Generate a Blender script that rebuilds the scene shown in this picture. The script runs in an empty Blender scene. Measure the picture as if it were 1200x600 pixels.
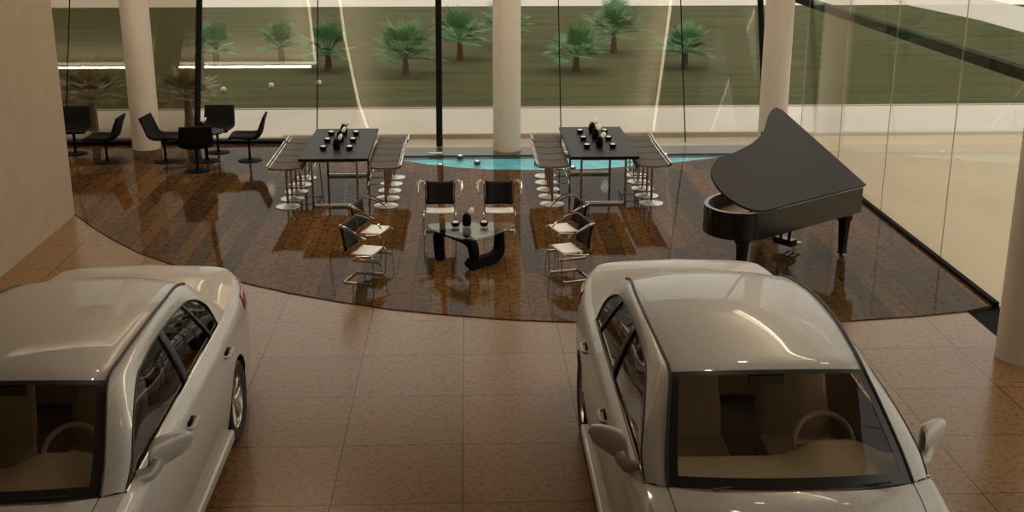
import bpy, bmesh, math, random
from mathutils import Vector, Matrix
R = math.radians
PI = math.pi
sc = bpy.context.scene
COL = sc.collection
random.seed(7)

# ------------------------------------------------------------------ helpers
def lin(c):
    out = []
    for v in c:
        v = v / 255.0
        out.append(v / 12.92 if v <= 0.04045 else ((v + 0.055) / 1.055) ** 2.4)
    return (*out, 1.0)


class MB:
    """collects vertices and faces, then links them as ONE mesh object"""
    def __init__(s):
        s.v = []; s.f = []

    def add(s, vs, fs):
        n = len(s.v)
        s.v += [tuple(p) for p in vs]
        s.f += [tuple(i + n for i in f) for f in fs]
        return s

    def box(s, x0, x1, y0, y1, z0, z1, M=None):
        vs = [(x, y, z) for z in (z0, z1) for x, y in ((x0, y0), (x1, y0), (x1, y1), (x0, y1))]
        if M: vs = [M @ Vector(p) for p in vs]
        return s.add(vs, [(3, 2, 1, 0), (4, 5, 6, 7), (0, 1, 5, 4), (1, 2, 6, 5), (2, 3, 7, 6), (3, 0, 4, 7)])

    def grid(s, rows, closed=False, flip=False):
        n = len(rows); m = len(rows[0])
        vs = [p for r in rows for p in r]
        fs = []
        for i in range(n - 1):
            for j in range(m if closed else m - 1):
                a, b = i * m + j, i * m + (j + 1) % m
                c, d = b + m, a + m
                fs.append((d, c, b, a) if flip else (a, b, c, d))
        return s.add(vs, fs)

    def lathe(s, prof, n=24, c=(0, 0, 0), axis='z'):
        rows = []
        for r, h in prof:
            row = []
            for k in range(n):
                a = 2 * PI * k / n
                x, y = r * math.cos(a), r * math.sin(a)
                p = (x, y, h) if axis == 'z' else (h, x, y)
                row.append((p[0] + c[0], p[1] + c[1], p[2] + c[2]))
            rows.append(row)
        return s.grid(rows, closed=True)

    def tube(s, pts, r, n=8, closed=False):
        pts = [Vector(p) for p in pts]
        m = len(pts)
        rows = []
        prev = None
        for i, p in enumerate(pts):
            if closed:
                t = pts[(i + 1) % m] - pts[i - 1]
            else:
                t = pts[min(i + 1, m - 1)] - pts[max(i - 1, 0)]
            t.normalize()
            if prev is None:
                ref = Vector((0, 0, 1)) if abs(t.z) < .9 else Vector((1, 0, 0))
                u = t.cross(ref).normalized()
            else:
                u = (prev - t * prev.dot(t)).normalized()
            prev = u
            w = t.cross(u)
            rr = r[i] if isinstance(r, (list, tuple)) else r
            rows.append([p + (u * math.cos(2 * PI * k / n) + w * math.sin(2 * PI * k / n)) * rr for k in range(n)])
        if closed: rows.append(rows[0])
        s.grid(rows, closed=True)
        if not closed:
            b = len(s.v) - m * n
            s.f.append(tuple(b + k for k in range(n))[::-1])
            s.f.append(tuple(b + (m - 1) * n + k for k in range(n)))
        return s

    def prism(s, poly, z0, z1, M=None):
        n = len(poly)
        vs = [(x, y, z0) for x, y in poly] + [(x, y, z1) for x, y in poly]
        if M: vs = [M @ Vector(p) for p in vs]
        fs = [tuple(range(n))[::-1], tuple(range(n, 2 * n))]
        fs += [(i, (i + 1) % n, n + (i + 1) % n, n + i) for i in range(n)]
        return s.add(vs, fs)

    def build(s, name, mat, parent=None, smooth=True, bevel=0, loc=None, seg=2, fixn=True, solid=0):
        me = bpy.data.meshes.new(name)
        me.from_pydata([tuple(p) for p in s.v], [], s.f)
        if fixn:
            bm = bmesh.new(); bm.from_mesh(me)
            bmesh.ops.remove_doubles(bm, verts=bm.verts, dist=1e-5)
            bmesh.ops.recalc_face_normals(bm, faces=bm.faces)
            bm.to_mesh(me); bm.free()
        me.materials.append(mat)
        if smooth:
            me.polygons.foreach_set('use_smooth', [True] * len(me.polygons))
            me.set_sharp_from_angle(angle=R(38))
        o = bpy.data.objects.new(name, me)
        COL.objects.link(o)
        if parent: o.parent = parent
        if loc: o.location = loc
        if solid:
            md = o.modifiers.new('solid', 'SOLIDIFY'); md.thickness = solid; md.offset = 0
        if bevel:
            md = o.modifiers.new('bevel', 'BEVEL'); md.width = bevel; md.segments = seg
            md.limit_method = 'ANGLE'; md.angle_limit = R(40)
        return o


def tag(o, label=None, cat=None, group=None, kind=None):
    if label: o['label'] = label
    if cat: o['category'] = cat
    if group: o['group'] = group
    if kind: o['kind'] = kind
    return o


def thing(name, label, cat, loc=(0, 0, 0), rz=0, group=None):
    o = bpy.data.objects.new(name, None); COL.objects.link(o)
    o.empty_display_size = .1
    o.location = loc; o.rotation_euler = (0, 0, rz)
    return tag(o, label, cat, group)


def struct(o, label=None):
    o['kind'] = 'structure'
    if label: o['label'] = label
    return o


def children(o):
    return [c for c in ALLKIDS() if c.parent == o]


def ALLKIDS():
    return list(COL.objects)


def copy_tree(o, loc, rz, label, kids=None):
    c = o.copy(); COL.objects.link(c)
    c.location = loc; c.rotation_euler = (0, 0, rz); c['label'] = label

    def rec(src, dst):
        for ch in list(src.children):
            k = ch.copy(); COL.objects.link(k); k.parent = dst
            rec(ch, k)
    rec(o, c)
    return c


def catmull(pts, n):
    """n samples per span through the control points"""
    pts = [Vector(p) for p in pts]
    out = []
    for i in range(len(pts) - 1):
        p0 = pts[max(i - 1, 0)]; p1 = pts[i]; p2 = pts[i + 1]; p3 = pts[min(i + 2, len(pts) - 1)]
        for k in range(n):
            t = k / n
            out.append(0.5 * ((2 * p1) + (p2 - p0) * t + (2 * p0 - 5 * p1 + 4 * p2 - p3) * t * t
                              + (3 * p1 - p0 - 3 * p2 + p3) * t ** 3))
    out.append(pts[-1])
    return out


def fillet(pts, r, n=5):
    """round the corners of a polyline"""
    pts = [Vector(p) for p in pts]
    out = [pts[0]]
    for i in range(1, len(pts) - 1):
        a, b, c = pts[i - 1], pts[i], pts[i + 1]
        d1 = (a - b); d2 = (c - b)
        rr = min(r, d1.length * .48, d2.length * .48)
        p, q = b + d1.normalized() * rr, b + d2.normalized() * rr
        for k in range(n + 1):
            t = k / n
            out.append(p * (1 - t) ** 2 + b * 2 * t * (1 - t) + q * t * t)
    out.append(pts[-1])
    return out


# ------------------------------------------------------------------ materials
def newmat(name):
    m = bpy.data.materials.new(name); m.use_nodes = True
    nt = m.node_tree
    b = nt.nodes['Principled BSDF']
    return m, nt, b


def pmat(name, rgb, rough=.5, metal=0, coat=0, var=0, scale=6, bump=0, spec=None, stretch=None):
    m, nt, b = newmat(name)
    c = lin(rgb)
    b.inputs['Base Color'].default_value = c
    b.inputs['Roughness'].default_value = rough
    b.inputs['Metallic'].default_value = metal
    b.inputs['Coat Weight'].default_value = coat
    b.inputs['Coat Roughness'].default_value = .04
    if spec is not None: b.inputs['Specular IOR Level'].default_value = spec
    if var or bump:
        tc = nt.nodes.new('ShaderNodeTexCoord')
        mp = nt.nodes.new('ShaderNodeMapping')
        if stretch: mp.inputs['Scale'].default_value = stretch
        nz = nt.nodes.new('ShaderNodeTexNoise'); nz.inputs['Scale'].default_value = scale
        nz.inputs['Detail'].default_value = 4
        nt.links.new(tc.outputs['Object'], mp.inputs['Vector'])
        nt.links.new(mp.outputs['Vector'], nz.inputs['Vector'])
        if var:
            rp = nt.nodes.new('ShaderNodeValToRGB')
            rp.color_ramp.elements[0].position = .3; rp.color_ramp.elements[1].position = .7
            rp.color_ramp.elements[0].color = tuple(min(1, v * (1 - var)) for v in c[:3]) + (1,)
            rp.color_ramp.elements[1].color = tuple(min(1, v * (1 + var)) for v in c[:3]) + (1,)
            nt.links.new(nz.outputs['Fac'], rp.inputs['Fac'])
            nt.links.new(rp.outputs['Color'], b.inputs['Base Color'])
        if bump:
            bp = nt.nodes.new('ShaderNodeBump'); bp.inputs['Strength'].default_value = bump
            bp.inputs['Distance'].default_value = .01
            nt.links.new(nz.outputs['Fac'], bp.inputs['Height'])
            nt.links.new(bp.outputs['Normal'], b.inputs['Normal'])
    return m


def glassmat(name, tint, refl=None, ior=1.45, rough=0.0, gloss=(1, 1, 1, 1)):
    m = bpy.data.materials.new(name); m.use_nodes = True
    nt = m.node_tree; nt.nodes.clear()
    o = nt.nodes.new('ShaderNodeOutputMaterial')
    mx = nt.nodes.new('ShaderNodeMixShader')
    t = nt.nodes.new('ShaderNodeBsdfTransparent'); t.inputs['Color'].default_value = tint
    g = nt.nodes.new('ShaderNodeBsdfGlossy'); g.inputs['Roughness'].default_value = rough
    g.inputs['Color'].default_value = gloss
    if refl is None:
        f = nt.nodes.new('ShaderNodeLayerWeight'); f.inputs['Blend'].default_value = .5   # facing = 1 - |cos|, same from both sides
        pw = nt.nodes.new('ShaderNodeMath'); pw.operation = 'POWER'; pw.inputs[1].default_value = 5
        f0 = ((ior - 1) / (ior + 1)) ** 2
        ma = nt.nodes.new('ShaderNodeMath'); ma.operation = 'MULTIPLY_ADD'
        ma.inputs[1].default_value = 1 - f0; ma.inputs[2].default_value = f0
        nt.links.new(f.outputs['Facing'], pw.inputs[0]); nt.links.new(pw.outputs[0], ma.inputs[0])
        nt.links.new(ma.outputs[0], mx.inputs[0])
    else:
        mx.inputs[0].default_value = refl
    nt.links.new(t.outputs[0], mx.inputs[1]); nt.links.new(g.outputs[0], mx.inputs[2])
    nt.links.new(mx.outputs[0], o.inputs['Surface'])
    return m


def emat(name, rgb, strength):
    m, nt, b = newmat(name)
    b.inputs['Base Color'].default_value = lin(rgb)
    b.inputs['Emission Color'].default_value = lin(rgb)
    b.inputs['Emission Strength'].default_value = strength
    return m


def floor_mat(name, kind):
    m, nt, b = newmat(name)
    N, L = nt.nodes.new, nt.links.new
    tc = N('ShaderNodeTexCoord')
    mp = N('ShaderNodeMapping')
    L(tc.outputs['Object'], mp.inputs['Vector'])
    br = N('ShaderNodeTexBrick')
    br.inputs['Scale'].default_value = 1
    L(mp.outputs['Vector'], br.inputs['Vector'])
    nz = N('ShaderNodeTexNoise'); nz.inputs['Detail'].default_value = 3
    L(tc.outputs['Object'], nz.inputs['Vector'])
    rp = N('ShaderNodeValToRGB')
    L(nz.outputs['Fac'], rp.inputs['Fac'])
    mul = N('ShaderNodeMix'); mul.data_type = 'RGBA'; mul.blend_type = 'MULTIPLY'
    mul.inputs['Factor'].default_value = 1
    if kind == 'tile':
        mp.inputs['Location'].default_value = (0.07, -9.6 + 20 * .955, 0)
        br.offset = 0
        br.inputs['Brick Width'].default_value = .955; br.inputs['Row Height'].default_value = .955
        br.inputs['Mortar Size'].default_value = .006; br.inputs['Mortar Smooth'].default_value = .2
        br.inputs['Color1'].default_value = lin((137, 104, 69)); br.inputs['Color2'].default_value = lin((129, 97, 62))
        br.inputs['Mortar'].default_value = lin((72, 52, 36))
        nz.inputs['Scale'].default_value = 22
        rp.color_ramp.elements[0].position = .36; rp.color_ramp.elements[0].color = (.70, .66, .62, 1)
        rp.color_ramp.elements[1].position = .5; rp.color_ramp.elements[1].color = (1, 1, 1, 1)
        b.inputs['Roughness'].default_value = .22
    else:
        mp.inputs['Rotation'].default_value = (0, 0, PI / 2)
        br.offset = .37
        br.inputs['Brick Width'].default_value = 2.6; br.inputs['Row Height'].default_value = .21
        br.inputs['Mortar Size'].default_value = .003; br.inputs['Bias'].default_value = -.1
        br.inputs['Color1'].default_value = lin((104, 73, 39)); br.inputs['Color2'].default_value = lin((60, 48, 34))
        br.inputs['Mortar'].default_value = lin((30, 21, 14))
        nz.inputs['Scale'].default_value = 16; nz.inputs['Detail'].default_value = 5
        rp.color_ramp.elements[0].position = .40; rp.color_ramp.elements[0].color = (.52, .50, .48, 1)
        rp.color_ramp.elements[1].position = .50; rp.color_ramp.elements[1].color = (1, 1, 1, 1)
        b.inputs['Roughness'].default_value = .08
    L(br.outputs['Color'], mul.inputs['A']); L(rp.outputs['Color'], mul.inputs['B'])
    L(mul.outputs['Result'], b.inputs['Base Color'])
    b.inputs['Specular IOR Level'].default_value = .35
    if kind == 'wood':
        # oiled boards: diffuse wood under a thin clear layer that mirrors only weakly
        b.inputs['Specular IOR Level'].default_value = 0
        b.inputs['Roughness'].default_value = 1
        g = N('ShaderNodeBsdfGlossy'); g.inputs['Roughness'].default_value = .05
        lw = N('ShaderNodeLayerWeight'); lw.inputs['Blend'].default_value = .5
        pw = N('ShaderNodeMath'); pw.operation = 'POWER'; pw.inputs[1].default_value = 4
        ma = N('ShaderNodeMath'); ma.operation = 'MULTIPLY_ADD'; ma.inputs[1].default_value = .22; ma.inputs[2].default_value = .015
        mx = N('ShaderNodeMixShader')
        L(lw.outputs['Facing'], pw.inputs[0]); L(pw.outputs[0], ma.inputs[0]); L(ma.outputs[0], mx.inputs[0])
        L(b.outputs[0], mx.inputs[1]); L(g.outputs[0], mx.inputs[2])
        L(mx.outputs[0], nt.nodes['Material Output'].inputs['Surface'])
    return m


M = {}
M['tile'] = floor_mat('polished tile', 'tile')
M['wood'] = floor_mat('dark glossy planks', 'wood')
M['plaster'] = pmat('warm plaster', (162, 144, 118), .8, var=.05, scale=3)
M['ceiling'] = pmat('ceiling paint', (168, 157, 140), .9)
M['column'] = pmat('column plaster', (205, 193, 176), .75, var=.05, scale=2.5)
M['black'] = pmat('black lacquer', (17, 14, 12), .16, spec=.5)
M['blackmatt'] = pmat('black matt', (12, 10, 9), .8, spec=.12)
M['steel'] = pmat('black steel', (16, 13, 10), .7, spec=.1)
M['table'] = pmat('black tabletop', (16, 14, 12), .5, spec=.25)
M['leather'] = pmat('black leather', (12, 11, 10), .55, spec=.3, bump=.15, scale=60)
M['shell'] = pmat('dark fabric shell', (20, 17, 15), .8, spec=.15, bump=.2, scale=90)
M['chrome'] = pmat('chrome', (205, 195, 180), .10, metal=1)
M['polished'] = pmat('polished steel', (236, 230, 220), .2, metal=.35)
M['brass'] = pmat('brass', (200, 150, 70), .22, metal=1)
M['mesh'] = pmat('grey woven pad', (84, 78, 71), .85, var=.25, scale=70, bump=.3)
M['seatsling'] = pmat('seat with painted reflection', (238, 232, 222), .3)  # white stands for bright outdoors mirrored in the seat, put into the colour
M['white'] = pmat('white', (225, 218, 206), .6)
M['petal'] = pmat('white petal', (238, 232, 220), .5)
M['leaf'] = pmat('dark leaf', (18, 26, 14), .5)
M['paving'] = pmat('pale paving', (214, 206, 192), .8, var=.035, scale=.8)
M['sand'] = pmat('sand terrace', (206, 188, 156), .8, var=.07, scale=.35)
M['kerb'] = pmat('kerb stone', (180, 168, 150), .8, var=.05, scale=3)
M['grass'] = pmat('lawn grass', (86, 86, 56), .95, var=.22, scale=.8, spec=.05, stretch=(.35, 2.2, 1))
M['frond'] = pmat('palm frond', (104, 148, 102), .6, var=.3, scale=3)
M['frondgrey'] = pmat('pale lit palm frond', (186, 178, 152), .7, var=.3, scale=3)  # lit paleness of the fronds behind the smoked glass, put into the colour
M['trunk'] = pmat('palm trunk', (96, 66, 44), .9, var=.3, scale=14, bump=.5)
M['trunkgrey'] = pmat('grey palm trunk', (150, 136, 116), .9, var=.25, scale=14, bump=.5)  # pale grey trunk for the two palms near the glass
M['ledge'] = pmat('wet stone ledge', (66, 60, 52), .35, var=.15, scale=5)
M['pooltile'] = pmat('turquoise pool tile', (132, 208, 218), .5, var=.3, scale=3)
M['glass'] = glassmat('window glass', (.95, .95, .93, 1), ior=1.34)
M['smoke'] = glassmat('smoked and darkened window glass', (.66, .62, .55, 1), ior=1.34)  # tint joins real smoked glass with darkening put in toward the view's edge
M['water'] = glassmat('pool water', (.80, .95, .97, 1), refl=.09, rough=.02)
M['tableglass'] = glassmat('table glass', (.86, .88, .84, 1), refl=.12)
M['cabinglass'] = glassmat('car glass', (.90, .85, .76, 1), ior=1.42)
M['darkglass'] = glassmat('car side glass', (.52, .47, .40, 1), ior=1.5)
M['paint'] = pmat('silver beige paint', (182, 175, 164), .42, metal=.2, coat=.4, var=.10, scale=55)
M['trim'] = pmat('black rubber trim', (38, 32, 27), .55)
M['frit'] = pmat('black glass border', (30, 25, 21), .3)
M['rubber'] = pmat('tyre rubber', (28, 25, 22), .8)
M['alloy'] = pmat('alloy wheel', (190, 180, 165), .28, metal=.9)
M['red'] = pmat('red lamp lens', (170, 26, 22), .15, coat=.5)
M['dash'] = pmat('beige dashboard', (176, 160, 136), .7, var=.06, scale=20)
M['seat'] = pmat('brown car seat', (150, 130, 106), .8, var=.1, scale=12)
M['cabin'] = pmat('dark cabin lining', (84, 70, 56), .9)
M['lampglow'] = emat('pool lamp glass', (225, 235, 235), .6)
M['strip'] = emat('ceiling light strip', (255, 236, 206), 9)

# ------------------------------------------------------------------ camera
cam = bpy.data.cameras.new('camera'); co = bpy.data.objects.new('camera', cam); COL.objects.link(co)
co.location = (0, 0, 4.25)
co.rotation_euler = (R(90 - 17.2), 0, R(-2.14))
cam.sensor_width = 36; cam.lens = 36 * 1391 / 1200
cam.clip_end = 400
sc.camera = co

# ------------------------------------------------------------------ setting
def poly_slab(name, poly, z0, z1, mat):
    return MB().prism(poly, z0, z1).build(name, mat, smooth=False)

XR = 5.65           # right glass wall
CEIL = 6.6
struct(poly_slab('floor', [(-10, -6), (5.22, -6), (5.22, 13.2), (-10, 17.5)], -.2, 0, M['tile']))
curve = [(-5.37, 15.83), (-4.95, 15.2), (-4.55, 14.64), (-4.05, 14.02), (-3.54, 13.53), (-3.05, 13.12), (-2.5, 12.76), (-1.95, 12.4),
         (-1.38, 12.09), (-.8, 11.83), (-.19, 11.64), (.42, 11.48), (1.04, 11.39), (1.8, 11.31), (2.8, 11.27), (3.84, 11.31),
         (4.6, 11.42), (5.22, 11.56), (5.55, 11.72)]
pool_front = [(-1.35, 19.32), (-1.1, 19.05), (-.67, 18.72), (-.2, 18.48), (.3, 18.33), (1.09, 18.25), (2.03, 18.3), (3.18, 18.63), (4.02, 19.0), (4.75, 19.45)]
def poly_cut():
    p = list(curve) + [(XR - .09, 19.6)] + [(4.75, 19.6)] + pool_front[::-1] + [(-1.35, 19.6), (-1.5, 20.15), (-3.4, 20.42), (-10, 20.42), (-10, 15.83)]
    return p
# wooden floor: one flat slab, triangulated outline
def slab_ngon(name, poly, z0, z1, mat):
    bm = bmesh.new()
    vs = [bm.verts.new((x, y, z1)) for x, y in poly]
    f = bm.faces.new(vs)
    r = bmesh.ops.extrude_face_region(bm, geom=[f])
    for v in [g for g in r['geom'] if isinstance(g, bmesh.types.BMVert)]:
        v.co.z = z0
    bmesh.ops.recalc_face_normals(bm, faces=bm.faces)
    bmesh.ops.triangulate(bm, faces=[f for f in bm.faces if len(f.verts) > 4])
    me = bpy.data.meshes.new(name); bm.to_mesh(me); bm.free()
    me.materials.append(mat)
    o = bpy.data.objects.new(name, me); COL.objects.link(o)
    return o
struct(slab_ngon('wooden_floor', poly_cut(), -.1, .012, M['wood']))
struct(MB().box(5.22, XR - .03, -2, 13.4, -.3, -.02).build('trim_1', M['blackmatt'], smooth=False))            # black channel beside the tiles
struct(MB().box(XR - .09, XR - .03, 11.7, 19.9, -.05, .05).build('baseboard_right', M['blackmatt'], smooth=False))
struct(MB().box(-10, -3.2, 20.42, 20.62, -.1, .07).build('baseboard_back', M['blackmatt'], smooth=False))
# pool
struct(MB().box(-2.2, 5.3, 18.0, 19.75, -.3, -.095).build('pool_basin', M['pooltile'], smooth=False))
struct(poly_slab('pool_water', pool_front + [(4.75, 19.62), (-1.35, 19.62)], -.07, -.045, M['water']))
struct(MB().box(-1.5, XR - .03, 19.56, 20.2, -.4, -.03).build('pool_ledge', M['ledge'], smooth=False))
struct(MB().box(-3.2, XR + .3, 20.2, 21.0, -.3, -.03).box(-3.3, XR + .3, 20.95, 21.05, -.3, .05).build('trim_2', M['kerb'], smooth=False))
# partition on the left, ceiling, shell
struct(MB().box(-5.72, -5.37, 3.5, 15.83, 0, 4.9).build('wall_left', M['plaster'], smooth=False))
struct(MB().box(-10.2, -10, -6, 20.5, 0, CEIL).build('wall_far_left', M['plaster'], smooth=False))
struct(MB().box(-10.2, 5.9, -6.3, -6, 0, CEIL).build('wall_behind', M['plaster'], smooth=False))
struct(MB().box(-10.2, 5.9, -6.3, 23.4, CEIL, CEIL + .3).build('ceiling', M['ceiling'], smooth=False))
# columns
for i, (x, y) in enumerate(((-5.49, 20.15), (.66, 20.0), (5.16, 19.72), (5.24, 10.30))):
    r = .235 if y > 15 else .25
    struct(MB().lathe([(r, -.2), (r, CEIL)], 40).build('column', M['column'], loc=(x, y, 0)),
           ['white round column at the left, behind the dark lounge chairs', 'white round column standing in the pool ledge',
            'white round column behind the piano', 'white round column at the right edge beside the car'][i])
# leaning back facade: lean 24 degrees outwards, base at Y 20.3
LEAN = R(24); FB = 20.32
def fac(x, h, off=0):
    """point on the facade plane, h = distance along the slope"""
    return (x, FB + h * math.sin(LEAN) + off * math.cos(LEAN), h * math.cos(LEAN) - off * math.sin(LEAN))
HTOP = CEIL / math.cos(LEAN)
XJ = [-10, -6.93, -4.72, -2.62, -.47, 1.62, 3.8, XR]
for i in range(len(XJ) - 1):
    x0, x1 = XJ[i] + .006, XJ[i + 1] - .006
    mb = MB()
    mb.add([fac(x0, 0), fac(x1, 0), fac(x1, HTOP), fac(x0, HTOP), fac(x0, 0, .016), fac(x1, 0, .016), fac(x1, HTOP, .016), fac(x0, HTOP, .016)],
           [(0, 1, 2, 3), (7, 6, 5, 4), (0, 4, 5, 1), (1, 5, 6, 2), (2, 6, 7, 3), (3, 7, 4, 0)])
    struct(mb.build('window_%d' % (i + 1), M['smoke'] if i < 2 else M['glass'], smooth=False))
for i, x in enumerate(XJ[1:-1]):
    if x in (-4.72, -.47): continue
    struct(MB().tube([fac(x, 0, .01), fac(x, HTOP, .01)], .011, 6).build('trim_%d' % (i + 3), M['steel']))
for x in (-4.66, -.5, 5.2):
    struct(MB().tube([fac(x, -.05, -.1), fac(x, HTOP, -.1)], .055, 12).build('steel_pole', M['steel']),
           {-4.66: 'leaning black steel pole behind the lounge chairs', -.5: 'black steel pole rising from the pool', 5.2: 'leaning black steel pole beside the piano column'}[x])
# right glass wall
YJ = [-2, 4.9, 7.0, 9.1, 11.3, 13.43, 15.58, 17.62, 19.75]
for i in range(len(YJ) - 1):
    struct(MB().box(XR, XR + .016, YJ[i] + .006, YJ[i + 1] - .006, 0, CEIL).build('window_%d' % (i + 8), M['glass'], smooth=False))
for i, y in enumerate(YJ[1:]):
    struct(MB().tube([(XR + .008, y, 0), (XR + .008, y, CEIL)], .007, 6).build('trim_%d' % (i + 10), M['kerb']))
struct(MB().box(XR + .02, XR + .14, -2, 21.2, 2.37, 2.49).build('dark_bar', M['steel'], smooth=False))  # dark bar along the outside of the right glass wall
# outside ground
struct(MB().box(-40, 40, 21.0, 23.72, -.3, .02).build('paving', M['paving'], smooth=False))
struct(MB().box(-40, -3.2, 20.62, 21.0, -.3, 0).build('paving_strip', M['paving'], smooth=False))
struct(MB().box(XR + .03, 40, -6, 21.0, -.3, -.03).build('terrace', M['sand'], smooth=False))
struct(MB().box(-40, 40, 23.72, 23.84, -.3, .035).build('trim_20', M['kerb'], smooth=False))
struct(MB().box(-120, 120, 23.84, 45.6, -.3, 0).build('lawn', M['grass'], smooth=False))
struct(MB().box(-120, 16.8, 45.6, 52, -.3, .01).build('road', M['paving'], smooth=False))
struct(slab_ngon('side_road', [(16.8, 52), (17.46, 47.67), (16.8, 45.6), (17.3, 40), (17.1, 34), (17.0, 24), (20.6, 24), (20.9, 52)], -.3, .012, M['paving']))
struct(MB().box(-160, 160, 52, 160, -.3, 0).build('far_lawn', M['grass'], smooth=False))

# ceiling coves: a light strip along the edge of each raft, shielded by a lip on its outer side
def cove(pts, inward):
    pts = [Vector(p) for p in pts]
    MBs = MB()
    MBs.tube([(p.x, p.y, CEIL - .10) for p in pts], .032, 8)
    struct(MBs.build('cove_light', M['strip']))
    lip = MB()
    iv = Vector(inward)
    a = [p - iv * .05 for p in pts]
    lip.grid([[(p.x, p.y, CEIL) for p in a], [(p.x, p.y, CEIL - .14) for p in a]])
    struct(lip.build('cove_lip', M['ceiling'], solid=.02, smooth=False))
cove([(-2.85, 19.5, 0), (-2.86, 16.8, 0), (-2.87, 15.7, 0), (-2.83, 14.8, 0), (-2.76, 13.3, 0), (-2.60, 12.0, 0)], (1, 0, 0))
cove([(4.62, 19.5, 0), (4.66, 16.8, 0), (4.76, 14.7, 0), (4.88, 12.0, 0)], (-1, 0, 0))
cove([(-3.58, 19.5, 0), (-3.58, 16.8, 0), (-3.66, 14.8, 0)], (-1, 0, 0))
cove([(-3.68, 14.8, 0), (-9.9, 14.8, 0)], (0, 1, 0))

# ------------------------------------------------------------------ car
def build_car():
    root = thing('car', '', 'car')
    path_c = [(0, 5.0), (.45, 5.05), (.75, 5.19), (.88, 5.45), (.935, 5.9), (.95, 6.5), (.955, 7.4), (.955, 8.3), (.95, 8.9),
              (.925, 9.4), (.875, 9.72), (.76, 9.97), (.5, 10.09), (0, 10.13)]
    path = catmull([(x, y, 0) for x, y in path_c], 18)
    n = len(path)
    FAX, RAX, ZC, RA = 6.1, 8.8, .335, .375
    def zt(i):
        y = path[i].y
        kp = [(4.9, .70), (5.2, .76), (5.5, .86), (5.85, .94), (6.12, .98), (7.4, .995), (9.0, 1.02), (9.5, 1.07), (9.9, 1.10), (10.2, 1.10)]
        for (a, za), (b, zb) in zip(kp, kp[1:]):
            if a <= y <= b:
                t = (y - a) / (b - a); return za + (zb - za) * t
        return kp[-1][1]
    def zb(i):
        y = path[i].y
        z = .20
        if path[i].x > .7:
            for a in (FAX, RAX):
                d = abs(y - a)
                if d < RA: z = max(z, ZC + math.sqrt(RA * RA - d * d))
        return z
    ins = [(.2, .055), (.3, .03), (.45, .008), (.55, 0), (.68, .004), (.80, .022), (.88, .04), (.935, .072), (.975, .12)]
    def inset(zn):
        for (a, p), (b, q) in zip(ins, ins[1:]):
            if zn <= b: return p + (q - p) * max(0, (zn - a)) / (b - a)
        return ins[-1][1]
    def nrm(i):
        t = path[min(i + 1, n - 1)] - path[max(i - 1, 0)]
        t.normalize()
        v = Vector((t.y, -t.x, 0))
        return v
    def body(i, z, off=0):
        zz = min(z / zt(i) * .975, .975)
        p = path[i] - nrm(i) * (inset(zz) - off)
        return Vector((max(p.x, 0) if path[i].x > .02 else 0, p.y, z))
    NZ = 16
    def T(i): return body(i, zt(i))
    i_f = min(range(n), key=lambda i: abs(path[i].y - 6.12))
    i_r = min(range(n), key=lambda i: abs(path[i].y - 8.72))
    def mir(p): return Vector((-p.x, p.y, p.z))
    mb = MB()
    rows = []
    for i in range(n):
        b0, t0 = zb(i), zt(i)
        rows.append([body(i, b0 + (t0 - b0) * (1 - (1 - j / NZ) ** 1.25)) for j in range(NZ + 1)])
    mb.grid(rows); mb.grid([[mir(p) for p in r] for r in rows], flip=True)
    # hood
    NS = 14
    def toprow(c, t, cp=2.4):
        out = []
        for k in range(NS + 1):
            s = k / NS
            out.append(Vector((t.x * s, c.y + (t.y - c.y) * s ** 3, t.z + (c.z - t.z) * (1 - s ** cp))))
        return out
    def full(half): return [mir(p) for p in half[::-1]][:-1] + half
    hood_rows = []
    for i in range(0, i_f + 1):
        u = i / i_f
        u2 = u ** 1.3
        hood_rows.append(full(toprow(Vector((0, 5.08 + .80 * u2, .735 + .295 * math.sin(u2 * PI / 2))), T(i))))
    # deck
    drows = []
    for i in range(i_r, n):
        u = (i - i_r) / (n - 1 - i_r)
        c = Vector((0, 9.42 + .60 * u, 1.125 + .03 * math.sin(u * PI) - .02 * u))
        drows.append(full(toprow(c, T(i))))
    E1c = [None, (.69, 6.2, 1.105), (.645, 6.45, 1.27), (.602, 6.70, 1.415), (.612, 6.95, 1.455), (.635, 7.45, 1.485), (.635, 8.0, 1.475), (.605, 8.5, 1.415), (.62, 8.82, 1.30), None]
    ht, dt = toprow(Vector((0, 5.88, 1.03)), T(i_f)), toprow(Vector((0, 9.42, 1.125)), T(i_r))
    E1c[0] = ht[12]; E1c[-1] = dt[10]
    E2c = [T(i_f), (.825, 6.28, 1.075), (.775, 6.55, 1.215), (.715, 6.9, 1.335), (.70, 7.1, 1.362), (.692, 7.45, 1.385), (.692, 8.0, 1.37), (.705, 8.42, 1.325), (.765, 8.66, 1.20), T(i_r)]
    K = 6
    E1 = catmull(E1c, K); E2 = catmull(E2c, K)
    m = len(E1)
    strip = []
    for a, b in zip(E1, E2):
        row = []
        for k in range(5):
            t = k / 4
            p = a.lerp(b, t)
            out = .012 * math.sin(t * PI)
            p = p + Vector((out * .7, 0, out))
            row.append(p)
        strip.append(row)
    mb.grid(strip); mb.grid([[mir(p) for p in r] for r in strip], flip=True)
    # front & rear fillers from pillars to the deck corners are carried by the rows above
    roof = []
    i0, i1 = 3 * K, 7 * K + 3
    def cross(a, bow_y, crown, N=12, lo=-1.0, hi=1.0, off=0):
        out = []
        for k in range(N + 1):
            s = lo + (hi - lo) * k / N
            q = 1 - abs(s) ** 2.2
            out.append(Vector((a.x * s, a.y + bow_y * q, a.z + crown * q + off)))
        return out
    for i in range(i0, i1 + 1):
        t = (i - i0) / (i1 - i0)
        roof.append(cross(E1[i], -.055 * (1 - t) ** 2 + .10 * t * t, .030 + .012 * math.sin(PI * t)))
    mb.grid(roof)
    b = mb.build('body', M['paint'], root)
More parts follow.
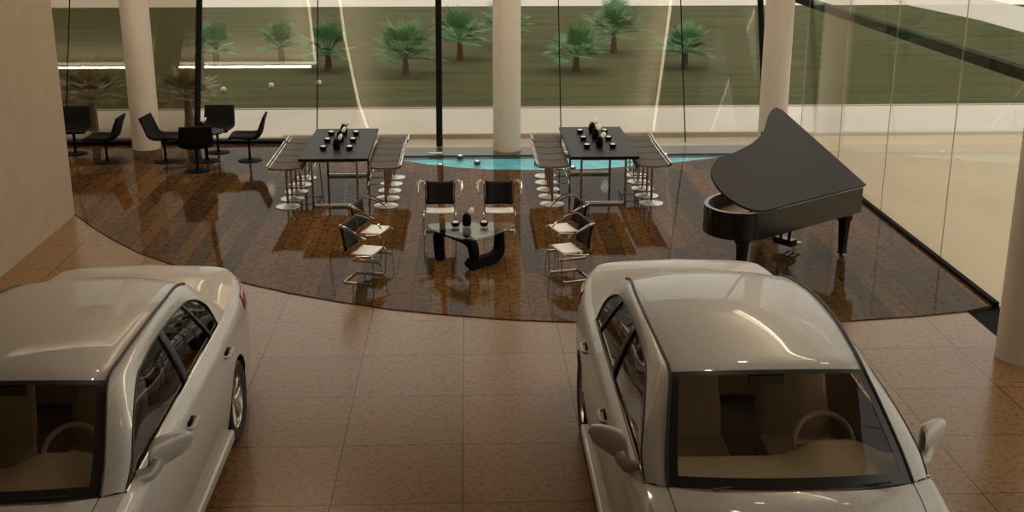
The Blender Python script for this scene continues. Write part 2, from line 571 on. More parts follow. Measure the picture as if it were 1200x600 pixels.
    h = MB().grid(hood_rows).build('hood', M['paint'], root)
    for k in (NS - 12, NS + 12):
        MB().tube([r[k] for r in hood_rows[int(i_f * .25):]], .003, 5).build('hood_seam', M['trim'], h)
    d = MB().grid(drows).build('trunk_lid', M['paint'], root)
    # windscreen and back window
    def screen(ia, ib, bow0, bow1, cr0, cr1, lo=-1, hi=1, off=0, t0=0, t1=1, N=12):
        rows = []
        nn = ib - ia
        for q in range(25):
            t = t0 + (t1 - t0) * q / 24
            f = ia + nn * t
            k = min(int(f), ib - 1)
            e = E1[k].lerp(E1[k + 1], f - k)
            rows.append(cross(e, bow0 + (bow1 - bow0) * t, cr0 + (cr1 - cr0) * t, N, lo, hi, off))
        return rows
    ws = (0, i0, -.135, -.055, .036, .030)
    MB().grid(screen(*ws)).build('windshield', M['cabinglass'], root)
    fr = MB()
    fr.grid(screen(*ws, lo=-1, hi=-.915, off=.004, N=2)).grid(screen(*ws, lo=.915, hi=1, off=.004, N=2))
    fr.grid(screen(*ws, off=.004, t0=0, t1=.15)).grid(screen(*ws, off=.004, t0=.955, t1=1))
    fr.build('windshield_border', M['frit'], root)
    MB().grid(screen(i1, 9 * K, .10, .21, .030, .055)).build('rear_window', M['darkglass'], root)
    # black roof ditch strips / screen edge
    for sgn in (1, -1):
        pts = [Vector((p.x * sgn, p.y, p.z + .004)) for p in E1[0:7 * K + 4]]
        MB().tube(pts, .011, 6).build('roof_strip', M['trim'], root)
    # side glass: belt to E2, front pane, pillar, rear pane
    def belt(y):
        t = (y - E2[0].y) / (E2[-1].y - E2[0].y)
        return Vector((E2[0].x + (E2[-1].x - E2[0].x) * t, y, E2[0].z + (E2[-1].z - E2[0].z) * t))
    def side_pt(y, t, off=0):
        # point on the side glass at depth y, t 0 belt .. 1 top
        for k in range(len(E2) - 1):
            if E2[k].y <= y <= E2[k + 1].y:
                f = (y - E2[k].y) / max(1e-6, E2[k + 1].y - E2[k].y)
                top = E2[k].lerp(E2[k + 1], f); break
        else:
            top = E2[0] if y < E2[0].y else E2[-1]
        lo = belt(min(max(y, E2[0].y), E2[-1].y))
        p = lo.lerp(top, t)
        return p + Vector((.012 * math.sin(t * PI) + off, 0, 0))
    def pane(ya, yb, off, lean=.0, N=26):
        rows = []
        for k in range(N + 1):
            y = ya + (yb - ya) * k / N
            rows.append([side_pt(y + lean * j / 8, j / 8, off) for j in range(9)])
        return rows
    y0, y1 = E2[0].y, E2[-1].y
    for sgn in (1, -1):
        S = (lambda rs: rs) if sgn > 0 else (lambda rs: [[mir(p) for p in r] for r in rs])
        MB().grid(S(pane(y0, 7.60, -.008))).build('front_side_window', M['darkglass'], root)
        MB().grid(S(pane(7.60, y1, -.008))).build('rear_side_window', M['darkglass'], root)
        MB().grid(S(pane(7.60, 7.70, .001, -.06, 3))).build('door_pillar', M['trim'], root, solid=.012)
        MB().grid(S(pane(8.46, 8.50, .001, -.26, 3))).build('quarter_pillar', M['trim'], root, solid=.01)
        ring = [side_pt(y0 + (y1 - y0) * k / 30, 0, .004) for k in range(31)]
        MB().tube([Vector((p.x * sgn, p.y, p.z + .004)) for p in ring], .010, 6).build('window_chrome', M['chrome'], root)
        top = [Vector((p.x * sgn, p.y, p.z)) for p in E2]
        MB().tube(top, .007, 6).build('window_seal', M['trim'], root)
        # handles
        for y in (7.28, 8.52):
            i = min(range(n), key=lambda i: abs(path[i].y - y))
            p = body(i, .86)
            hm = MB()
            hm.tube(fillet([(p.x - .02, y - .10, .855), (p.x + .035, y - .085, .86), (p.x + .035, y + .085, .865), (p.x - .02, y + .10, .865)], .03), .014, 8)
            hm.v = [(v[0] * sgn, v[1], v[2]) for v in hm.v]
            hd = hm.build('door_handle', M['paint'], root)
            rc = MB().box(sgn * (p.x - .005), sgn * (p.x + .004), y - .065, y + .065, .835, .885).build('handle_recess', M['blackmatt'], hd, bevel=.003)
        # mirror
        mm = MB()
        rows = []
        for k in range(15):
            t = k / 14
            x = .885 + .225 * t
            w = (.86 + .5 * t - .95 * t * t)
            if t > .84: w *= math.sqrt(max(.02, 1 - ((t - .84) / .16) ** 2))
            zc = 1.05 + .035 * t
            yc = 6.42 + .17 * t
            if t < .12: w *= math.sqrt(max(.05, 1 - ((.12 - t) / .12) ** 2))
            ry, rz_ = .075 * w * (1 - .25 * t), .098 * w
            rows.append([(sgn * x, yc + ry * math.copysign(abs(math.cos(a)) ** .7, math.cos(a)), zc + rz_ * math.copysign(abs(math.sin(a)) ** .75, math.sin(a)))
                         for a in [2 * PI * q / 18 for q in range(18)]])
        mm.grid(rows, closed=True)
        b0 = len(mm.v)
        mm.f.append(tuple(range(b0 - 18, b0))); mm.f.append(tuple(range(b0 - 15 * 18, b0 - 14 * 18))[::-1])
        mi = mm.build('side_mirror', M['paint'], root)
        MB().tube([(sgn * .83, 6.33, .955), (sgn * .895, 6.36, .965), (sgn * .92, 6.40, .99), (sgn * .93, 6.42, 1.03)], [.042, .044, .046, .05], 12).build('mirror_foot', M['paint'], mi)
        MB().add([(sgn * (.885 + .225 * t), 6.42 + .17 * t + d, z) for d in (.05, .088) for t, z in ((.3, 1.01), (.72, 1.03), (.72, 1.11), (.3, 1.11))],
                 [(0, 1, 2, 3), (4, 5, 6, 7), (0, 1, 5, 4), (1, 2, 6, 5), (2, 3, 7, 6), (3, 0, 4, 7)]).build('mirror_glass', M['chrome'], mi)
        # sill
        MB().box(sgn * .875, sgn * .972, FAX + RA + .03, RAX - RA - .03, .19, .285).build('side_skirt', M['paint'], root, bevel=.02)
        # tail lamp
        ids = [i for i in range(n) if 9.46 <= path[i].y and path[i].x > .72]
        rws = []
        for i in ids:
            f = (i - ids[0]) / max(1, len(ids) - 1)
            za, zb_ = .88 - .13 * f, 1.0 + .02 * f
            rws.append([body(i, za + (zb_ - za) * j / 5, .007) for j in range(6)])
        if sgn < 0: rws = [[mir(p) for p in r] for r in rws]
        MB().grid(rws).build('tail_lamp', M['red'], root, solid=.008)
        # head lamp (on the nose)
        ids = [i for i in range(n) if path[i].y <= 5.6 and path[i].x > .5]
        rws = [[body(i, .60 + (.12 + .02 * (i - ids[0])  * .3) * j / 5, .006) for j in range(6)] for i in ids]
        if sgn < 0: rws = [[mir(p) for p in r] for r in rws]
        MB().grid(rws).build('head_lamp', M['polished'], root, solid=.006)
        # wheels
        for ay in (FAX, RAX):
            tp = [(.215, -.09), (.30, -.105), (.325, -.09), (.332, -.05), (.332, .05), (.325, .09), (.30, .105), (.215, .09)]
            w = MB().lathe(tp, 40, axis='x').build('tyre', M['rubber'], root, loc=(sgn * .835, ay, .335))
            rm = MB()
            rm.lathe([(.222, -.085), (.226, -.08), (.222, .08 * 1), (.212, .088), (.200, .07), (.196, -.08)], 40, axis='x')
            rm.lathe([(.001, .055), (.05, .055), (.06, .04), (.06, -.02)], 20, axis='x')
            for k in range(7):
                a = 2 * PI * k / 7
                for da in (-.12, .12):
                    p0 = (.045, math.cos(a) * .04, math.sin(a) * .04)
                    p1 = (.062, math.cos(a + da * .8) * .13, math.sin(a + da * .8) * .13)
                    p2 = (.060, math.cos(a + da * 1.3) * .205, math.sin(a + da * 1.3) * .205)
                    rm.tube([p0, p1, p2], [.018, .014, .016], 6)
            rm.v = [(v[0] * sgn, v[1], v[2]) for v in rm.v]
            rm.build('rim', M['alloy'], w)
            MB().lathe([(.001, -.03), (.16, -.03), (.16, -.015), (.001, -.015)], 28, axis='x').build('brake_disc', M['steel'], w)
            wl = MB()
            ar = [(ay + RA * 1.0 * math.cos(a), ZC + RA * math.sin(a)) for a in [PI * q / 20 for q in range(21)]]
            wl.grid([[(sgn * x, y, z) for y, z in ar] for x in (.62, .925)])
            wl.add([(sgn * .62, y, z) for y, z in ar], [tuple(range(21))])
            wl.build('wheel_well', M['blackmatt'], root)
    # bottom, cabin
    MB().box(-.80, .80, 5.2, 9.95, .19, .23).build('underbody', M['blackmatt'], root)
    MB().box(-.78, .78, 6.0, 9.1, .42, .46).build('cabin_floor', M['cabin'], root)
    # dashboard
    dm = MB()
    rows = []
    for k in range(25):
        x = -.76 + 1.52 * k / 24
        bump = math.exp(-((x - .37) / .24) ** 4)
        rows.append([(x, 5.99 + .10 * (x / .76) ** 2, .80), (x, 5.99 + .10 * (x / .76) ** 2, .965), (x, 6.2 + .04 * (x / .76) ** 2, .985 + .03 * bump),
                     (x, 6.40, .985 + .10 * bump), (x, 6.47, .96 + .10 * bump), (x, 6.50, .88), (x, 6.46, .6), (x, 6.2, .55)])
    dm.grid(rows).build('dashboard', M['dash'], root)
    sm = MB()
    cx, cy, cz = .37, 6.64, .955
    tilt = R(62)
    ring = [(cx + .185 * math.cos(a), cy + .185 * math.sin(a) * math.cos(tilt), cz + .185 * math.sin(a) * math.sin(tilt)) for a in [2 * PI * q / 36 for q in range(36)]]
    sm.tube(ring, .017, 8, closed=True)
    for a in (0, PI, -PI / 2):
        sm.tube([(cx, cy - .01, cz), (cx + .18 * math.cos(a), cy + .18 * math.sin(a) * math.cos(tilt), cz + .18 * math.sin(a) * math.sin(tilt))], .02, 6)
    sm.tube([(cx, cy, cz), (cx, 6.46, .90)], .05, 8)
    sm.build('steering_wheel', M['dash'], root)
    for x in (-.37, .37):
        s = MB()
        s.box(x - .25, x + .25, 6.85, 7.35, .5, .70)
        bk = [(7.30, .62, .25), (7.38, .85, .26), (7.46, 1.08, .24), (7.50, 1.16, .16)]
        rows = []
        for y, z, hw in bk:
            rows.append([(x + hw * math.cos(a), y + .07 * math.sin(a), z + .02 * math.sin(a)) for a in [2 * PI * q / 20 for q in range(20)]])
        s.grid(rows, closed=True)
        so = s.build('car_seat', M['seat'], root, bevel=.03)
        hmb = MB()
        rows = [[(x + hw * math.cos(a), 7.52 + .045 * math.sin(a), z) for a in [2 * PI * q / 16 for q in range(16)]] for z, hw in ((1.16, .02), (1.17, .11), (1.25, .135), (1.32, .12), (1.345, .03))]
        hmb.grid(rows, closed=True).build('headrest', M['seat'], so)
    MB().box(-.62, .62, 8.35, 8.8, .5, .72).box(-.62, .62, 8.72, 8.88, .7, 1.12).build('rear_bench', M['seat'], root, bevel=.04)
    MB().box(-.11, .11, 6.70, 6.73, 1.325, 1.385).tube([(0, 6.72, 1.38), (0, 6.74, 1.44)], .01, 6).build('rear_view_mirror', M['trim'], root, bevel=.01)
    wp = MB()
    for xs in (-.55, .05):
        wp.tube([(xs + .08, 5.93, 1.028), (xs + .5, 5.955 + .05 * abs(xs), 1.04)], .008, 6)
    wp.build('wiper', M['trim'], root)
    # move so the origin sits under the car
    for o in list(root.children):
        if o.parent == root: o.location.y -= 7.5
    return root

car = build_car()
car.location = (1.82, 7.5, 0)
car['label'] = 'silver beige sedan at the right, parked in front of the grand piano'
car['group'] = 'sedans on the showroom floor'
copy_tree(car, (-2.79, 7.5, 0), 0, 'silver beige sedan at the left, cut off by the left picture edge')

# ------------------------------------------------------------------ grand piano
def build_piano():
    root = thing('grand_piano', 'black grand piano with raised lid on the wooden floor', 'piano')
    ux, uy = -.798, -.603     # keyboard -> tail
    wx, wy = -.603, .798      # bass -> treble
    root.location = (4.65, 13.45, 0)
    root.rotation_euler = (0, 0, math.atan2(uy, ux))
    # local x = u, local y: bass -> treble is -y (u rotated by -90)
    def Wd(w): return -w
    ctrl = [(0, 0), (.6, 0), (1.2, 0), (1.80, .0), (2.02, .09), (2.14, .29), (2.12, .52), (2.0, .70), (1.75, .85), (1.43, .92), (1.02, 1.02), (.68, 1.17), (.38, 1.38), (.2, 1.47), (0.0, 1.49)]
    cv = []
    sp = catmull([(a, b, 0) for a, b in ctrl], 5)
    poly = [(p.x, Wd(p.y)) for p in sp]
    zb, zt = .58, .885
    th = .05
    # rim as a ring
    def offset(poly, d):
        out = []
        nn = len(poly)
        for i in range(nn):
            a, b, c = poly[i - 1], poly[i], poly[(i + 1) % nn]
            t1 = Vector((b[0] - a[0], b[1] - a[1])); t2 = Vector((c[0] - b[0], c[1] - b[1]))
            if t1.length < 1e-6: t1 = t2
            if t2.length < 1e-6: t2 = t1
            t1.normalize(); t2.normalize()
            t = t1 + t2
            if t.length < 1e-6: t = t1
            t.normalize()
            nv = Vector((-t.y, t.x))
            k = 1 / max(.5, nv.dot(Vector((-t1.y, t1.x))))
            out.append((b[0] + nv.x * d * k, b[1] + nv.y * d * k))
        return out
    area = sum(poly[i - 1][0] * poly[i][1] - poly[i][0] * poly[i - 1][1] for i in range(len(poly)))
    inner = offset(poly, th if area > 0 else -th)
    rm = MB()
    rm.grid([[(x, y, z) for x, y in q] for q, z in ((poly, zb), (poly, zt), (inner, zt), (inner, zb), (poly, zb))], closed=True)
    rm.build('case', M['black'], root)
    MB().prism(offset(poly, .02 if area > 0 else -.02), zb + .02, zb + .06).build('bottom_board', M['blackmatt'], root)
    MB().prism(offset(poly, (th + .005) if area > 0 else -(th + .005)), zb + .10, zb + .13).build('soundboard', pmat('spruce soundboard', (196, 160, 110), .4), root)
    fr = MB()
    for k in range(7):
        a = .25 + k * .17
        fr.tube([(.38, Wd(.12 + k * .2), zb + .19), (min(1.95, 2.0 - k * .17), Wd(.14 + k * .12), zb + .19)], .013, 6)
    fr.build('string_frame', M['brass'], root)
    # keyboard
    kb = MB()
    for k in range(52):
        w = .13 + k * .0236
        kb.box(.03, .18, Wd(w), Wd(w + .0222), zb + .12, zb + .155)
    kb.build('white_keys', M['white'], root, smooth=False)
    kk = MB()
    for k in range(51):
        if k % 7 in (2, 6): continue
        w = .13 + k * .0236 + .017
        kk.box(.085, .18, Wd(w), Wd(w + .011), zb + .155, zb + .168)
    kk.build('black_keys', M['blackmatt'], root, smooth=False)
    MB().box(.19, .23, Wd(.06), Wd(1.43), zb + .1, zt - .01).build('fallboard', M['black'], root)
    # lid, hinged on the bass side, opened 30 degrees
    A = R(30)
    lm = MB()
    Mx = Matrix.Translation((0, 0, zt + .012)) @ Matrix.Rotation(-A, 4, 'X')
    lidc = [(-.03, -.01), (.6, -.01), (1.2, -.01), (1.82, -.01), (2.03, .08), (2.15, .29), (2.13, .52), (2.02, .71), (1.76, .87), (1.43, .91), (1.0, 1.01), (.66, 1.16), (.36, 1.38), (.17, 1.48), (.08, 1.49), (.03, 1.42)]
    lp = catmull([(a, b, 0) for a, b in lidc], 5)
    lm.prism([(p.x, Wd(p.y)) for p in lp], 0, .028, Mx)
    lm.build('lid', pmat('dark lid lacquer', (40, 32, 25), .4, spec=.2), root, bevel=.006)
    MB().tube([(.62, Wd(1.08), zt - .05), (.66, Wd(1.02), zt + 1.02 * math.tan(A) - .0)], .012, 8).build('lid_prop', M['black'], root)
    MB().box(.42, .45, Wd(.35), Wd(1.1), zt - .12, zt - .02).build('music_desk', M['black'], root)
    for u, w in ((.10, .15), (.22, 1.28), (1.78, .30)):
        lg = MB()
        lg.grid([[(u + s * q[0], Wd(w) + s * q[1], z) for q in ((-1, -1), (1, -1), (1, 1), (-1, 1))] for s, z in ((.065, zb + .02), (.065, .47), (.05, .45), (.036, .09), (.042, .075), (.042, .06))], closed=True)
        lo = lg.build('leg', M['black'], root, bevel=.004)
        cm = MB().lathe([(.001, -.018), (.03, -.016), (.034, 0), (.03, .016), (.001, .018)], 16, c=(0, u, .034), axis='x')
        cm.v = [(u + v[0], Wd(w) + (v[1] - u), v[2]) for v in cm.v]
        cm.lathe([(.028, .045), (.034, .06), (.034, .09), (.03, .095)], 12, c=(u, Wd(w), 0))
        cm.build('caster', M['brass'], lo)
    ly = MB()
    ly.tube([(.42, Wd(.66), zb + .03), (.42, Wd(.70), .16)], .022, 8).tube([(.42, Wd(.86), zb + .03), (.42, Wd(.82), .16)], .022, 8)
    ly.box(.36, .48, Wd(.62), Wd(.90), .09, .17)
    ly.tube([(.46, Wd(.76), .15), (.85, Wd(.76), zb + .03)], .008, 6)
    lyo = ly.build('pedal_lyre', M['black'], root, bevel=.006)
    for w in (.68, .76, .84):
        MB().tube([(.38, Wd(w), .115), (.28, Wd(w), .10), (.22, Wd(w), .085)], [.008, .014, .018], 8).build('pedal', M['brass'], lyo)
    return root
build_piano()

# ------------------------------------------------------------------ dining tables with stools
def build_table():
    root = thing('dining_table', '', 'table')
    MB().box(-.475, .475, -1.07, 1.07, .67, .712).build('tabletop', M['table'], root, bevel=.004)
    for x in (-.31, .31):
        for y in (-.92, .92):
            MB().box(x - .016, x + .016, y - .016, y + .016, .0, .672).build('leg', M['chrome'], root, bevel=.003)
    for y in (-.92, .92):
        MB().box(-.295, .295, y - .014, y + .014, .004, .036).build('foot_bar', M['polished'], root, bevel=.003)
        MB().box(-.295, .295, y - .014, y + .014, .63, .668).build('top_rail', M['chrome'], root, bevel=.003)
    return root
TX = (-1.855, 1.88); TY = 17.03
tb = build_table(); tb.location = (TX[0], TY, .012)
tb['label'] = 'black long dining table on chrome legs, left one, nearer the lounge chairs'
tb['group'] = 'black dining tables with stools'
copy_tree(tb, (TX[1], TY, .012), 0, 'black long dining table on chrome legs, right one, nearer the piano')

def build_stool():
    root = thing('stool', '', 'stool')
    MB().lathe([(.001, 0), (.165, 0), (.17, .004), (.168, .009), (.15, .013), (.05, .017), (.03, .03), (.001, .03)], 36).build('base', M['polished'], root)
    MB().lathe([(.018, .02), (.018, .53), (.05, .545), (.06, .555), (.001, .556)], 16).build('post', M['chrome'], root)
    # outer side is -x : seat with a curled lip
    prof = [(.225, .54), (.215, .572), (.18, .582), (.10, .575), (0, .57), (-.10, .575), (-.17, .578), (-.205, .586), (-.225, .60), (-.23, .618)]
    pr = catmull([(x, 0, z) for x, z in prof], 4)
    pm = MB()
    up, dn = [], []
    for i, p in enumerate(pr):
        t = pr[min(i + 1, len(pr) - 1)] - pr[max(i - 1, 0)]
        nv = Vector((-t.z, 0, t.x)).normalized()
        if nv.z < 0 and i < len(pr) - 8: nv = -nv
        up.append(p + nv * .012); dn.append(p - nv * .012)
    loop = up + dn[::-1]
    hw = .196
    rows = []
    for y in (-hw, -hw + .02, -.06, .06, hw - .02, hw):
        sag = .0
        rows.append([Vector((p.x, y, p.z)) for p in loop])
    pm.grid(rows, closed=True)
    k = len(loop)
    pm.f.append(tuple(range(k))); pm.f.append(tuple(range(len(pm.v) - k, len(pm.v)))[::-1])
    seat = pm.build('seat', M['mesh'], root)
    fm = MB()
    for y in (-.203, .203):
        pts = [(p.x, y, p.z - .004) for p in pr]
        fm.tube([(.232, y, .30)] + [(.232, y, .50)] + pts[1:], .009, 6)
    fm.tube([(pr[-1].x, -.203, pr[-1].z), (pr[-1].x, .203, pr[-1].z)], .012, 8)
    fm.tube([(-.2, -.203, .60), (-.2, .203, .60)], .007, 6)
    fm.tube([(.05, -.203, .555), (.05, .203, .555)], .009, 6).tube([(-.05, -.203, .555), (-.05, .203, .555)], .009, 6)
    fm.build('seat_frame', M['chrome'], root)
    MB().tube([(.232, -.203, .302), (.232, .203, .302)], .010, 8).tube([(.0, 0, .302), (.232, 0, .302)], .008, 6).build('footrest', M['chrome'], root)
    return root
st0 = build_stool(); st0['group'] = 'grey woven stools at the dining tables'
order = ['nearest', 'second nearest', 'middle', 'fourth nearest', 'farthest']
first = True
for ti, tname in ((0, 'left'), (1, 'right')):
    for side, x, rz in (('left', (-2.52, 1.165)[ti], 0), ('right', (-1.16, 2.565)[ti], PI)):
        for k in range(5):
            lab = '%s grey chrome-based stool along the %s side of the %s dining table' % (order[k], side, tname)
            loc = (x + (.0 if k < 4 else .02), 16.12 + .427 * k, .012)
            if first:
                st0.location = loc; st0.rotation_euler = (0, 0, rz); st0['label'] = lab; first = False
            else:
                copy_tree(st0, loc, rz, lab)

# vases, flowers, bowls
def build_vase():
    o = MB().lathe([(.001, 0), (.042, 0), (.05, .01), (.054, .07), (.05, .10), (.042, .125), (.038, .12), (.042, .02), (.001, .015)], 20).build('flower_vase', M['blackmatt'])
    lf = MB()
    for k in range(7):
        a = k * .9; 
        lf.tube([(0, 0, .09), (.012 * math.cos(a), .012 * math.sin(a), .13), (.034 * math.cos(a), .034 * math.sin(a), .145 + .012 * (k % 3))], [.004, .012, .003], 5)
    lf.build('leaves', M['leaf'], o)
    rows = []
    for k in range(9):
        t = k / 8
        r = .055 * math.sin(PI * min(1, t * .9 + .06)) ** .8
        rows.append([(.03 + .06 * t + .2 * r * math.cos(a), r * math.sin(a), .14 + .05 * t + r * math.cos(a) * .8) for a in [2 * PI * q / 14 for q in range(14)]])
    fl = MB().grid(rows, closed=True).build('flower', M['petal'], o)
    fl['label'] = 'white bloom'
    MB().tube([(0, 0, .06), (.012, 0, .12), (.04, 0, .15)], .004, 6).build('stem', M['leaf'], fl)
    return o
def build_bowl():
    o = MB().lathe([(.001, 0), (.035, 0), (.05, .02), (.054, .05), (.05, .052), (.044, .045), (.001, .04)], 24).build('bowl', M['blackmatt'])
    MB().lathe([(.001, .064), (.022, .062), (.034, .055), (.040, .046), (.001, .043)], 20).build('filling', M['petal'], o)
    return o
vase0, bowl0 = build_vase(), build_bowl()
tag(vase0, '', 'vase', 'black vases with white blooms'); tag(bowl0, '', 'bowl', 'black bowls with a pale filling')
used = {'v': 0, 'f': 0, 'b': 0}
def put(kind, loc, label, rz=0):
    src = {'v': vase0, 'b': bowl0}[kind]
    if not used[kind]:
        used[kind] = 1
        src.location = loc; src.rotation_euler = (0, 0, rz); src['label'] = label
        return src
    return copy_tree(src, loc, rz, label)
for ti, tname in ((0, 'left'), (1, 'right')):
    cx = TX[ti]; z = .012 + .7125
    sg = -1 if ti == 0 else 1
    for k, (dy, nm) in enumerate(((-.42, 'nearest'), (.12, 'middle'), (.64, 'farthest'))):
        x = cx - .01; y = TY + dy - .02
        put('v', (x, y, z), '%s black vase with white bloom in the centre row of the %s dining table' % (nm, tname), .5)
        for s, sn in ((-1, 'left'), (1, 'right')):
            put('b', (cx + s * .185 - .01, TY + dy - .06, z), '%s black bowl with pale filling on the %s half of the %s dining table' % (nm, sn, tname))

# ------------------------------------------------------------------ coffee table (glass on two curved black wood pieces)
def build_coffee():
    root = thing('coffee_table', 'low glass coffee table on two curved black legs between the armchairs', 'table', (.02, 13.45, .012))
    ctrl = [(-.52, .22), (-.40, .30), (0, .33), (.40, .30), (.52, .22), (.47, .05), (.28, -.22), (.06, -.40), (-.06, -.40), (-.28, -.22), (-.47, .05)]
    cv = catmull([(a, b, 0) for a, b in ctrl + ctrl[:1]], 6)[:-1]
    MB().prism([(p.x, p.y) for p in cv], .392, .41).build('glass_top', M['tableglass'], root, bevel=.004)
    # left piece: short leg at the back left, bar rising along the top towards the front middle
    def blade(pts, w, name):
        # pts : centre line in 3d with half heights
        rows = []
        P = catmull([p[:3] for p in pts], 6); Hh = catmull([(p[3], 0, 0) for p in pts], 6)
        for i, p in enumerate(P):
            t = P[min(i + 1, len(P) - 1)] - P[max(i - 1, 0)]
            t.normalize()
            side = Vector((0, 0, 1)).cross(Vector((.68, -.73, 0)) if name == 0 else Vector((.68, .73, 0))).normalized()
            nv = side.cross(t).normalized()
            h = Hh[i].x
            rows.append([p + side * w + nv * h, p - side * w + nv * h, p - side * w - nv * h, p + side * w - nv * h])
        mb = MB().grid(rows, closed=True)
        k = len(mb.v)
        mb.f.append((0, 1, 2, 3)); mb.f.append((k - 4, k - 3, k - 2, k - 1))
        return mb.build('curved_leg', M['blackmatt'], root, bevel=.008)
    blade([(-.37, .11, .0, .042), (-.385, .11, .20, .045), (-.38, .10, .32, .045), (-.30, .03, .362, .040), (-.10, -.20, .358, .042), (.0, -.31, .325, .05), (.03, -.33, .22, .042), (.03, -.32, .12, .03)], .05, 0)
    blade([(.33, .06, .388, .03), (.335, .06, .28, .04), (.325, .04, .13, .055), (.25, -.03, .065, .062), (.11, -.17, .062, .062), (.01, -.27, .065, .06), (-.03, -.31, .11, .04)], .05, 1)
    return root
build_coffee()
ctz = .012 + .411
put('v', (-.03, 13.60, ctz), 'black vase with white bloom on the low glass coffee table', .5)
put('b', (-.165, 13.58, ctz), 'black bowl with pale filling left of the vase on the glass coffee table')
put('b', (.175, 13.58, ctz), 'black bowl with pale filling right of the vase on the glass coffee table')

# ------------------------------------------------------------------ chrome armchairs
def build_armchair():
    # faces -y, origin on the floor
    root = thing('armchair', '', 'armchair')
    w = .25
    for s in (-1, 1):
        MB().tube(fillet([(s * w, .20, .012), (s * w, -.22, .012), (s * w, -.24, .30), (s * w, -.20, .335), (s * w, .16, .30)], .05), .008, 8).build('side_frame', M['chrome'], root)
        pts = fillet([(s * (w - .02), .22, .30), (s * (w - .015), .245, .62), (s * (w + .03), .24, .675), (s * (w + .085), .12, .655), (s * (w + .09), -.10, .575), (s * (w + .04), -.16, .54)], .06)
        am = MB().tube(pts, .011, 8)
        am.tube([(s * (w + .055), .20, .69), (s * (w + .105), .09, .675), (s * (w + .11), -.06, .61)], .009, 8)
        am.build('armrest', M['chrome'], root)
    MB().tube([(-w, .20, .012), (w, .20, .012)], .011, 8).build('crossbar', M['chrome'], root)
    MB().tube([(-w, -.15, .325), (w, -.15, .325)], .008, 8).build('seat_rail', M['chrome'], root)
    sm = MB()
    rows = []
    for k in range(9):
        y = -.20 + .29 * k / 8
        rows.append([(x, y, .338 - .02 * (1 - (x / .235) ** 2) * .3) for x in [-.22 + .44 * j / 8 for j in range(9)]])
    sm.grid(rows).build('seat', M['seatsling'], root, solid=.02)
    bm_ = MB()
    rows = []
    for k in range(9):
        t = k / 8
        z = .37 + .30 * t
        y = .17 + .06 * t
        rows.append([(x * (1 - .05 * math.sin(PI * t)), y + .03 * (1 - (x / .22) ** 2), z - .02 * (1 - (x / .22) ** 2) * t) for x in [-.22 + .44 * j / 8 for j in range(9)]])
    bm_.grid(rows).build('backrest', M['leather'], root, solid=.03)
    return root
ac = build_armchair()
for ch in ac.children:
    for v in ch.data.vertices:
        v.co.x *= .80; v.co.y *= .82
ac['group'] = 'black and chrome armchairs around the coffee table'
spots = [(-.37, 14.62, 0, 'left of the two black chrome armchairs behind the coffee table, facing the cars'),
         (.385, 14.60, 0, 'right of the two black chrome armchairs behind the coffee table, facing the cars'),
         (-1.20, 12.87, PI / 2 - .3, 'nearer of the two black chrome armchairs left of the coffee table'),
         (-1.17, 13.72, PI / 2 - .3, 'farther of the two black chrome armchairs left of the coffee table'),
         (1.15, 12.87, -PI / 2 + .3, 'nearer of the two black chrome armchairs right of the coffee table'),
         (1.17, 13.72, -PI / 2 + .3, 'farther of the two black chrome armchairs right of the coffee table')]
for i, (x, y, rz, lab) in enumerate(spots):
    if i == 0:
        ac.location = (x, y, .012); ac['label'] = lab
    else:
        copy_tree(ac, (x, y, .012), rz, lab)

# ------------------------------------------------------------------ dark lounge chairs and round tables
def build_lounge():
    # faces -y
    root = thing('lounge_chair', '', 'chair')
    MB().lathe([(.001, 0), (.19, 0), (.195, .006), (.18, .012), (.04, .02), (.025, .04), (.001, .04)], 32).build('base', M['steel'], root)
    MB().lathe([(.022, .02), (.018, .2), (.026, .345), (.09, .36), (.001, .365)], 16).build('pedestal', M['steel'], root)
    prof = [(-.29, .405), (-.24, .42), (-.10, .40), (.06, .385), (.15, .40), (.205, .455), (.23, .54), (.255, .65), (.285, .755)]
    pr = catmull([(0, y, z) for y, z in prof], 4)
    rows = []
    for i, p in enumerate(pr):
        t = i / (len(pr) - 1)
        wid = .245 + .015 * math.sin(t * PI)
        curl = .05 * math.sin(max(0, min(1, (t - .05) / .9)) * PI)
        row = []
        for j in range(13):
            s = -1 + 2 * j / 12
            e = abs(s) ** 4
            tg = pr[min(i + 1, len(pr) - 1)] - pr[max(i - 1, 0)]
            nv = Vector((0, -tg.z, tg.y)).normalized()
            if t < .45 and nv.z < 0: nv = -nv
            row.append(p + Vector((s * wid, 0, 0)) + nv * curl * e)
        rows.append(row)
    MB().grid(rows).build('shell', M['shell'], root, solid=.035)
    return root
lc = build_lounge(); lc['group'] = 'dark lounge chairs by the back glass'
lsp = [(-6.56, 19.72, 0.1, 'dark lounge chair facing the room, farthest left beside the wall edge'),
       (-5.85, 19.06, -PI / 2, 'dark lounge chair in side view just left of the white column'),
       (-4.91, 19.06, PI / 2 - .1, 'dark lounge chair in side view in front of the white column'),
       (-4.25, 18.38, PI + .25, 'dark lounge chair with its back to the room, nearest of the right group'),
       (-4.20, 19.75, -.05, 'dark lounge chair facing the room beside the leaning black pole'),
       (-3.56, 19.1, -PI / 2 + .05, 'dark lounge chair in side view nearest to the left dining table')]
for i, (x, y, rz, lab) in enumerate(lsp):
    if i == 0:
        lc.location = (x, y, .012); lc.rotation_euler = (0, 0, rz); lc['label'] = lab
    else:
        copy_tree(lc, (x, y, .012), rz, lab)
